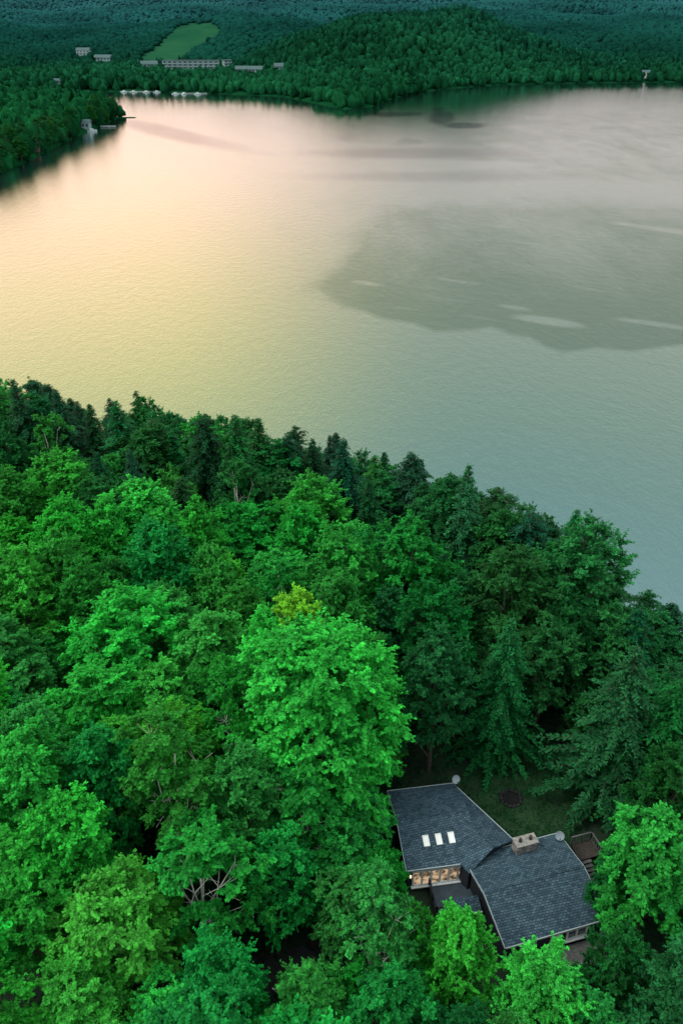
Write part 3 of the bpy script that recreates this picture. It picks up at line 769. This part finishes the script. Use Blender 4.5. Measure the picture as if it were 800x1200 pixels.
bdo = bd.obj('back_deck', M_BROWN, house)
rail(wp(MD, -.95, .78), wp(MD, .95, .78), HZ+1.23, bdo, M_WOOD); rail(wp(MD, .95, .78), wp(MD, .95, -.75), HZ+1.23, bdo, M_WOOD)
stp = MB()
for i in range(5): stp.box((-.4, -.95-.28*i, HZ+1.0-.22*i), (1.0, .3, .06), 0, MD)
stp.obj('steps', M_WOOD, bdo)
def dish(x, y, z, rz, label, hm=1.0):
    o = thing('satellite_dish', label, 'satellite dish', (x, y, z), rz)
    MB().tube([(0, 0, 0), (0, 0, hm)], [.035, .035], 8).obj('mast', M_METAL, o)
    vs = []; fs = []; n = 20; rr = 6
    M = Matrix.Translation((0, -.08, hm+.12)) @ Matrix.Rotation(R_(62), 4, 'X')
    for i in range(rr+1):
        q = .38*i/rr
        for j in range(n): t = 2*math.pi*j/n; vs.append((q*math.cos(t), q*math.sin(t)*1.08, q*q*.5))
    for i in range(rr):
        for j in range(n): a = i*n+j; b = i*n+(j+1) % n; fs.append((a, b, b+n, a+n))
    d = MB().add(vs, fs, M).obj('reflector', M_DISH, o)
    sd_ = d.modifiers.new('s', 'SOLIDIFY'); sd_.thickness = .02
    MB().tube([tuple(M @ Vector((0, -.38, .1))), tuple(M @ Vector((0, -.1, .5)))], [.018, .018], 6).obj('feed_arm', M_METAL, o)
    MB().tube([tuple(M @ Vector((0, -.14, .45))), tuple(M @ Vector((0, -.05, .57)))], [.05, .05], 8).obj('receiver', M_DARK, o)
dish(10.3, 50.3, HZ+3.0, .3, 'grey satellite dish on a mast at the far corner of the roof', 1.2)
dish(18.6, 44.9, HZ+2.7, -.2, 'grey satellite dish on the roof edge right of the stone chimney', .8)
fp = thing('fire_pit', 'round dark fire pit ringed with stones on the lawn', 'fire pit', (16.0, 51.6, HZ))
for i in range(14):
    t = 2*math.pi*i/14; g = random.Random(i); b = MB()
    b.add([(v[0]*.24*g.uniform(.8, 1.2), v[1]*.2*g.uniform(.8, 1.2), v[2]*.18) for v in IV.tolist()], IF.tolist(), Matrix.Translation((math.cos(t)*.95, math.sin(t)*.95, .08)) @ Matrix.Rotation(t+1.57, 4, 'Z'))
    b.obj('stone', M_DARK, fp)
MB().tube([(0, 0, -.05), (0, 0, .05)], [.82, .78], 18).obj('ash_bed', simple('wet_ash', (.01, .01, .012), .9, .4, 4), fp)
car = thing('parked_car', 'dark car on the drive, glimpsed between trees left of the house', 'car', (-3.2, 35.0, float(hn(-3.2, 35.0))+.1), .9)
RX = Matrix.Rotation(math.pi/2, 4, 'Z')
o = MB().prism([(-2.2, .35), (2.2, .35), (2.25, .75), (1.9, .92), (.95, 1.0), (-2.15, 1.02), (-2.25, .7)], -.88, .88, RX).obj('body', M_CARP, car); bv = o.modifiers.new('b', 'BEVEL'); bv.width = .06; bv.segments = 2
MB().prism([(-1.9, 1.0), (1.0, 1.0), (.35, 1.46), (-1.45, 1.5)], -.74, .74, RX).obj('cabin_glass', M_GLASS, car)
MB().prism([(-1.42, 1.5), (.33, 1.465), (.2, 1.53), (-1.3, 1.56)], -.70, .70, RX).obj('roof_panel', M_CARP, car)
M_RED = simple('red_lamp', (.3, .01, .01), .3, .05, 2)
for sx in (-1, 1):
    for sy in (-1.35, 1.35):
        w = MB().tube([(-sy, sx*.7, .34), (-sy, sx*.92, .34)], [.34, .34], 16).obj('wheel', M_TYRE, car)
        MB().tube([(-sy, sx*.9, .34), (-sy, sx*.935, .34)], [.2, .2], 12).obj('rim', M_METAL, w)
    MB().box((-2.24, sx*.6, .72), (.08, .36, .14)).obj('headlight', M_WHITE, car)
    MB().box((2.22, sx*.6, .8), (.08, .3, .14)).obj('tail_light', M_RED, car)

# ------------------------------------------------------------------ lake
PATCH = [(345, 203), (480, 199), (640, 203), (900, 190), (900, 402), (800, 405), (740, 413), (700, 409), (660, 413), (640, 407), (620, 396), (600, 393), (575, 384), (545, 388), (510, 390), (485, 380), (450, 375), (425, 366), (400, 362), (372, 350), (350, 340), (356, 326), (385, 310), (400, 290), (400, 265), (385, 235)]
def segdist(px, py, poly):
    d = np.full(px.shape, 1e9); n = len(poly)
    for i in range(n):
        x1, y1 = poly[i]; x2, y2 = poly[(i+1) % n]
        t = np.clip(((px-x1)*(x2-x1)+(py-y1)*(y2-y1))/((x2-x1)**2+(y2-y1)**2), 0, 1)
        d = np.minimum(d, np.hypot(px-x1-t*(x2-x1), (py-y1-t*(y2-y1))*1.8))
    return np.where(raster_poly(px, py, poly), d, -d)
dw = 35*np.exp(np.arange(0, math.log(9000/35), .0075))
uw = np.concatenate([np.arange(-3, -.6, .1), np.arange(-.6, .6001, .004), np.arange(.7, 3, .1)])
DW, UW = np.meshgrid(dw, uw, indexing='ij'); XW = DW*UW
pxw, pyw = proj(XW, DW, 0*XW)
def ell(cx, cy, rx, ry, sl=0.0): return np.clip(1.5-np.hypot((pxw-cx)/rx, (pyw-cy-(pxw-cx)*sl)/ry), 0, 1)
sdv = segdist(pxw, pyw, PATCH)
soft = np.clip((pyw-215)/140, 0.05, 1)**1.6*np.clip((pxw-340)/110, .15, 1)
rip = np.clip(.5+sdv/(16/soft), 0, 1)*np.clip(.38+(pyw-215)/280, .36, 1)
rip = np.maximum(rip, .36*np.clip((pxw-380)/160, 0, 1)*np.clip((pyw-112)/30, 0, 1)*np.clip((240-pyw)/40, 0, 1))
stk = 0*rip
for cx, cy, rx, ry, a in ((640, 376, 48, 5, 1.), (600, 360, 24, 3.5, .8), (430, 332, 26, 3.5, .8), (770, 380, 60, 4, .9), (770, 268, 70, 3.5, .8), (540, 330, 40, 3, .6), (690, 300, 60, 3, .6), (560, 262, 70, 4, .6), (520, 350, 40, 2.5, .6), (700, 340, 50, 3, .55), (620, 285, 50, 2.5, .5), (740, 320, 50, 2.5, .5), (560, 372, 34, 3, .7), (480, 362, 30, 2.5, .7)):
    stk = np.maximum(stk, a*ell(cx, cy, rx, ry, .14))
for cx, cy, rx, ry, a in ((500, 193, 125, 5, 1.6), (330, 187, 90, 4, .9)):
    stk = np.maximum(stk, a*ell(cx, cy, rx, ry))
refl_dark = 0*rip  # dark patches painted into the lake's reflection colour
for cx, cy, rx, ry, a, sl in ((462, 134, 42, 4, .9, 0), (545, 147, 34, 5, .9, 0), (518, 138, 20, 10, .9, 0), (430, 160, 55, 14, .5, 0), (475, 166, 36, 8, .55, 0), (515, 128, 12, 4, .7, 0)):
    refl_dark = np.maximum(refl_dark, a*ell(cx, cy, rx, ry, sl))
refl_grey = np.clip(.7*ell(225, 162, 75, 8, .20)+.5*ell(180, 150, 50, 7, .25)+.85*ell(490, 180, 130, 7)+.65*ell(500, 207, 160, 7), 0, 1)  # grey bands painted into the reflection colour, so the pale streak stands out
def water_mat():
    m, nt, out = mat('lake_water'); L = nt.links
    tc = N(nt, 'ShaderNodeTexCoord')
    A = lambda nm: N(nt, 'ShaderNodeAttribute', attribute_name=nm).outputs['Fac']
    def noise(sc, det, rgh, scale, rot=0):
        n = N(nt, 'ShaderNodeTexNoise', i_Scale=sc, i_Detail=det, i_Roughness=rgh); mp = N(nt, 'ShaderNodeMapping'); mp.inputs['Scale'].default_value = scale; mp.inputs['Rotation'].default_value = (0, 0, rot)
        L.new(tc.outputs['Object'], mp.inputs[0]); L.new(mp.outputs[0], n.inputs['Vector']); return n.outputs['Fac']
    def thr(att, nz, amp, lo, hi):
        s1 = N(nt, 'ShaderNodeMath', operation='MULTIPLY_ADD'); L.new(nz, s1.inputs[0]); s1.inputs[1].default_value = amp; s1.inputs[2].default_value = -amp/2
        s2 = N(nt, 'ShaderNodeMath', operation='ADD'); L.new(s1.outputs[0], s2.inputs[0]); L.new(att, s2.inputs[1])
        r = N(nt, 'ShaderNodeMapRange', interpolation_type='SMOOTHSTEP'); r.inputs['From Min'].default_value = lo; r.inputs['From Max'].default_value = hi; L.new(s2.outputs[0], r.inputs['Value']); return r.outputs[0]
    big = noise(.03, 8, .7, (1, .4, 1))
    rp0 = thr(A('ripple'), big, .9, .18, .98)
    stn = thr(A('streak'), noise(.05, 6, .7, (.6, .5, 1), .2), 1.2, .35, 1.1)
    inv = N(nt, 'ShaderNodeMath', operation='SUBTRACT'); inv.inputs[0].default_value = 1; L.new(stn, inv.inputs[1])
    mul = N(nt, 'ShaderNodeMath', operation='MULTIPLY'); L.new(rp0, mul.inputs[0]); L.new(inv.outputs[0], mul.inputs[1]); rp = mul.outputs[0]
    sm = thr(A('dark_reflect_tint'), noise(.03, 6, .7, (1, .25, 1)), 1.2, .45, .9)
    wd0 = thr(A('grey_reflect_tint'), noise(.012, 5, .6, (1, .4, 1)), .5, .1, 1.1)
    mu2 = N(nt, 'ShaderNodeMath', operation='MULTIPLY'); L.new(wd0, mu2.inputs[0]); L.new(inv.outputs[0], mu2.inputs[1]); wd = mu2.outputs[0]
    n1 = noise(1.5, 6, .75, (1, .55, 1), .4); n2 = noise(.45, 3, .6, (1, .5, 1), .3)
    st = N(nt, 'ShaderNodeMapRange'); st.inputs['To Min'].default_value = .5; st.inputs['To Max'].default_value = .95; L.new(rp, st.inputs['Value'])
    bp = N(nt, 'ShaderNodeBump', i_Distance=.10); L.new(n1, bp.inputs['Height']); L.new(st.outputs[0], bp.inputs['Strength'])
    ad = N(nt, 'ShaderNodeMath', operation='MULTIPLY_ADD'); L.new(n2, ad.inputs[0]); ad.inputs[1].default_value = 1.2; L.new(n1, ad.inputs[2])
    bf = N(nt, 'ShaderNodeBump', i_Distance=.26, i_Strength=1.0); L.new(ad.outputs[0], bf.inputs['Height'])
    ro = N(nt, 'ShaderNodeMapRange'); ro.inputs['To Min'].default_value = .05; ro.inputs['To Max'].default_value = .15; L.new(rp, ro.inputs['Value'])
    def mixc(f, a, b):
        g = N(nt, 'ShaderNodeMix', data_type='RGBA'); L.new(f, g.inputs['Factor'])
        if isinstance(a, tuple): g.inputs[6].default_value = (*a, 1)
        else: L.new(a, g.inputs[6])
        g.inputs[7].default_value = (*b, 1); return g.outputs[2]
    c = mixc(rp, (.98, .98, .98), (.64, .69, .62)); c = mixc(wd, c, (.76, .73, .75)); c = mixc(sm, c, (.50, .50, .53))  # darker reflections painted as glossy tint, also over the real wind ripples
    gl = N(nt, 'ShaderNodeBsdfGlossy'); L.new(c, gl.inputs['Color']); L.new(ro.outputs[0], gl.inputs['Roughness']); L.new(bp.outputs[0], gl.inputs['Normal'])
    df = N(nt, 'ShaderNodeBsdfDiffuse'); df.inputs['Color'].default_value = (.012, .045, .040, 1)
    fr = N(nt, 'ShaderNodeFresnel', i_IOR=1.33); L.new(bf.outputs[0], fr.inputs['Normal'])
    mr = N(nt, 'ShaderNodeMapRange'); mr.inputs['From Max'].default_value = .6; mr.inputs['To Min'].default_value = .44; mr.inputs['To Max'].default_value = .98; L.new(fr.outputs[0], mr.inputs['Value'])
    mx = N(nt, 'ShaderNodeMixShader'); L.new(mr.outputs[0], mx.inputs[0]); L.new(df.outputs[0], mx.inputs[1]); L.new(gl.outputs[0], mx.inputs[2])
    L.new(mx.outputs[0], out.inputs[0]); return m
tag(link('lake_water', gridmesh('lake_water', XW, DW, 0*XW, water_mat(), {'ripple': rip, 'dark_reflect_tint': refl_dark, 'grey_reflect_tint': refl_grey, 'streak': stk})), None, None, kind='structure')

# ------------------------------------------------------------------ light
SAZ = R_(-105); SEL = R_(50)
w = bpy.data.worlds.new('World'); SC.world = w; w.use_nodes = True
nt = w.node_tree; nt.nodes.clear(); L = nt.links
out = nt.nodes.new('ShaderNodeOutputWorld')
sky = N(nt, 'ShaderNodeTexSky', sky_type='NISHITA', sun_disc=False, sun_elevation=SEL, sun_rotation=SAZ)
b1 = N(nt, 'ShaderNodeBackground', i_Strength=.02); L.new(sky.outputs[0], b1.inputs[0])
tc = N(nt, 'ShaderNodeTexCoord'); sp = N(nt, 'ShaderNodeSeparateXYZ'); L.new(tc.outputs['Generated'], sp.inputs[0])
cl = N(nt, 'ShaderNodeTexNoise', i_Scale=2.2, i_Detail=5.0); cm = N(nt, 'ShaderNodeMapping'); cm.inputs['Scale'].default_value = (1, 1, 3.5); L.new(tc.outputs['Generated'], cm.inputs[0]); L.new(cm.outputs[0], cl.inputs['Vector'])
ce = N(nt, 'ShaderNodeMath', operation='MULTIPLY_ADD'); L.new(cl.outputs['Fac'], ce.inputs[0]); ce.inputs[1].default_value = .10; ce.inputs[2].default_value = -.05
el = N(nt, 'ShaderNodeMath', operation='ADD'); L.new(sp.outputs['Z'], el.inputs[0]); L.new(ce.outputs[0], el.inputs[1])
KS = 1.9
sc_ = lambda l: [(p, tuple(min(1, v/KS) for v in c)) for p, c in l]
left = ramp(nt, sc_([(0, (.82, .68, .66)), (.06, (1.22, .92, .82)), (.12, (1.56, 1.06, .82)), (.2, (1.44, 1.0, .56)), (.30, (1.10, .94, .34)), (.42, (.68, .80, .32)), (.55, (.36, .58, .44)), (.7, (.6, .75, .7)), (.85, (1.7, 1.8, 1.6)), (1, (1.9, 1.9, 1.7))]))
right = ramp(nt, sc_([(0, (.42, .46, .46)), (.06, (.66, .55, .54)), (.12, (.61, .54, .49)), (.2, (.48, .47, .39)), (.30, (.36, .44, .31)), (.42, (.28, .45, .34)), (.55, (.19, .43, .46)), (.7, (.5, .70, .76)), (.85, (1.7, 1.8, 1.6)), (1, (1.9, 1.9, 1.7))]))
L.new(el.outputs[0], left.inputs[0]); L.new(el.outputs[0], right.inputs[0])
az = N(nt, 'ShaderNodeMapRange', interpolation_type='SMOOTHSTEP'); az.inputs['From Min'].default_value = -.24; az.inputs['From Max'].default_value = .14
ax = N(nt, 'ShaderNodeMath', operation='ADD'); L.new(sp.outputs['X'], ax.inputs[0]); L.new(ce.outputs[0], ax.inputs[1]); L.new(ax.outputs[0], az.inputs['Value'])
mx = N(nt, 'ShaderNodeMix', data_type='RGBA'); L.new(az.outputs[0], mx.inputs['Factor']); L.new(left.outputs[0], mx.inputs[6]); L.new(right.outputs[0], mx.inputs[7])
back_fill = N(nt, 'ShaderNodeMapRange', interpolation_type='SMOOTHSTEP'); back_fill.inputs['From Min'].default_value = .1; back_fill.inputs['From Max'].default_value = -.5; L.new(sp.outputs['Y'], back_fill.inputs['Value'])
mb_ = N(nt, 'ShaderNodeMix', data_type='RGBA'); L.new(back_fill.outputs[0], mb_.inputs['Factor']); L.new(mx.outputs[2], mb_.inputs[6]); mb_.inputs[7].default_value = (.58, .62, .60, 1)  # sky behind the camera brightened, added fill for crown fronts and house walls
b2 = N(nt, 'ShaderNodeBackground', i_Strength=KS); L.new(mb_.outputs[2], b2.inputs[0])
ad = N(nt, 'ShaderNodeAddShader'); L.new(b1.outputs[0], ad.inputs[0]); L.new(b2.outputs[0], ad.inputs[1]); L.new(ad.outputs[0], out.inputs[0])
sl = bpy.data.lights.new('sun', 'SUN'); sl.energy = 1.5; sl.angle = R_(14); sl.color = (1, .97, .86)
so = bpy.data.objects.new('sun', sl); COL.objects.link(so)
dv = Vector((math.sin(SAZ)*math.cos(SEL), math.cos(SAZ)*math.cos(SEL), math.sin(SEL)))
so.rotation_euler = dv.to_track_quat('Z', 'Y').to_euler(); so.location = (0, 0, 200)
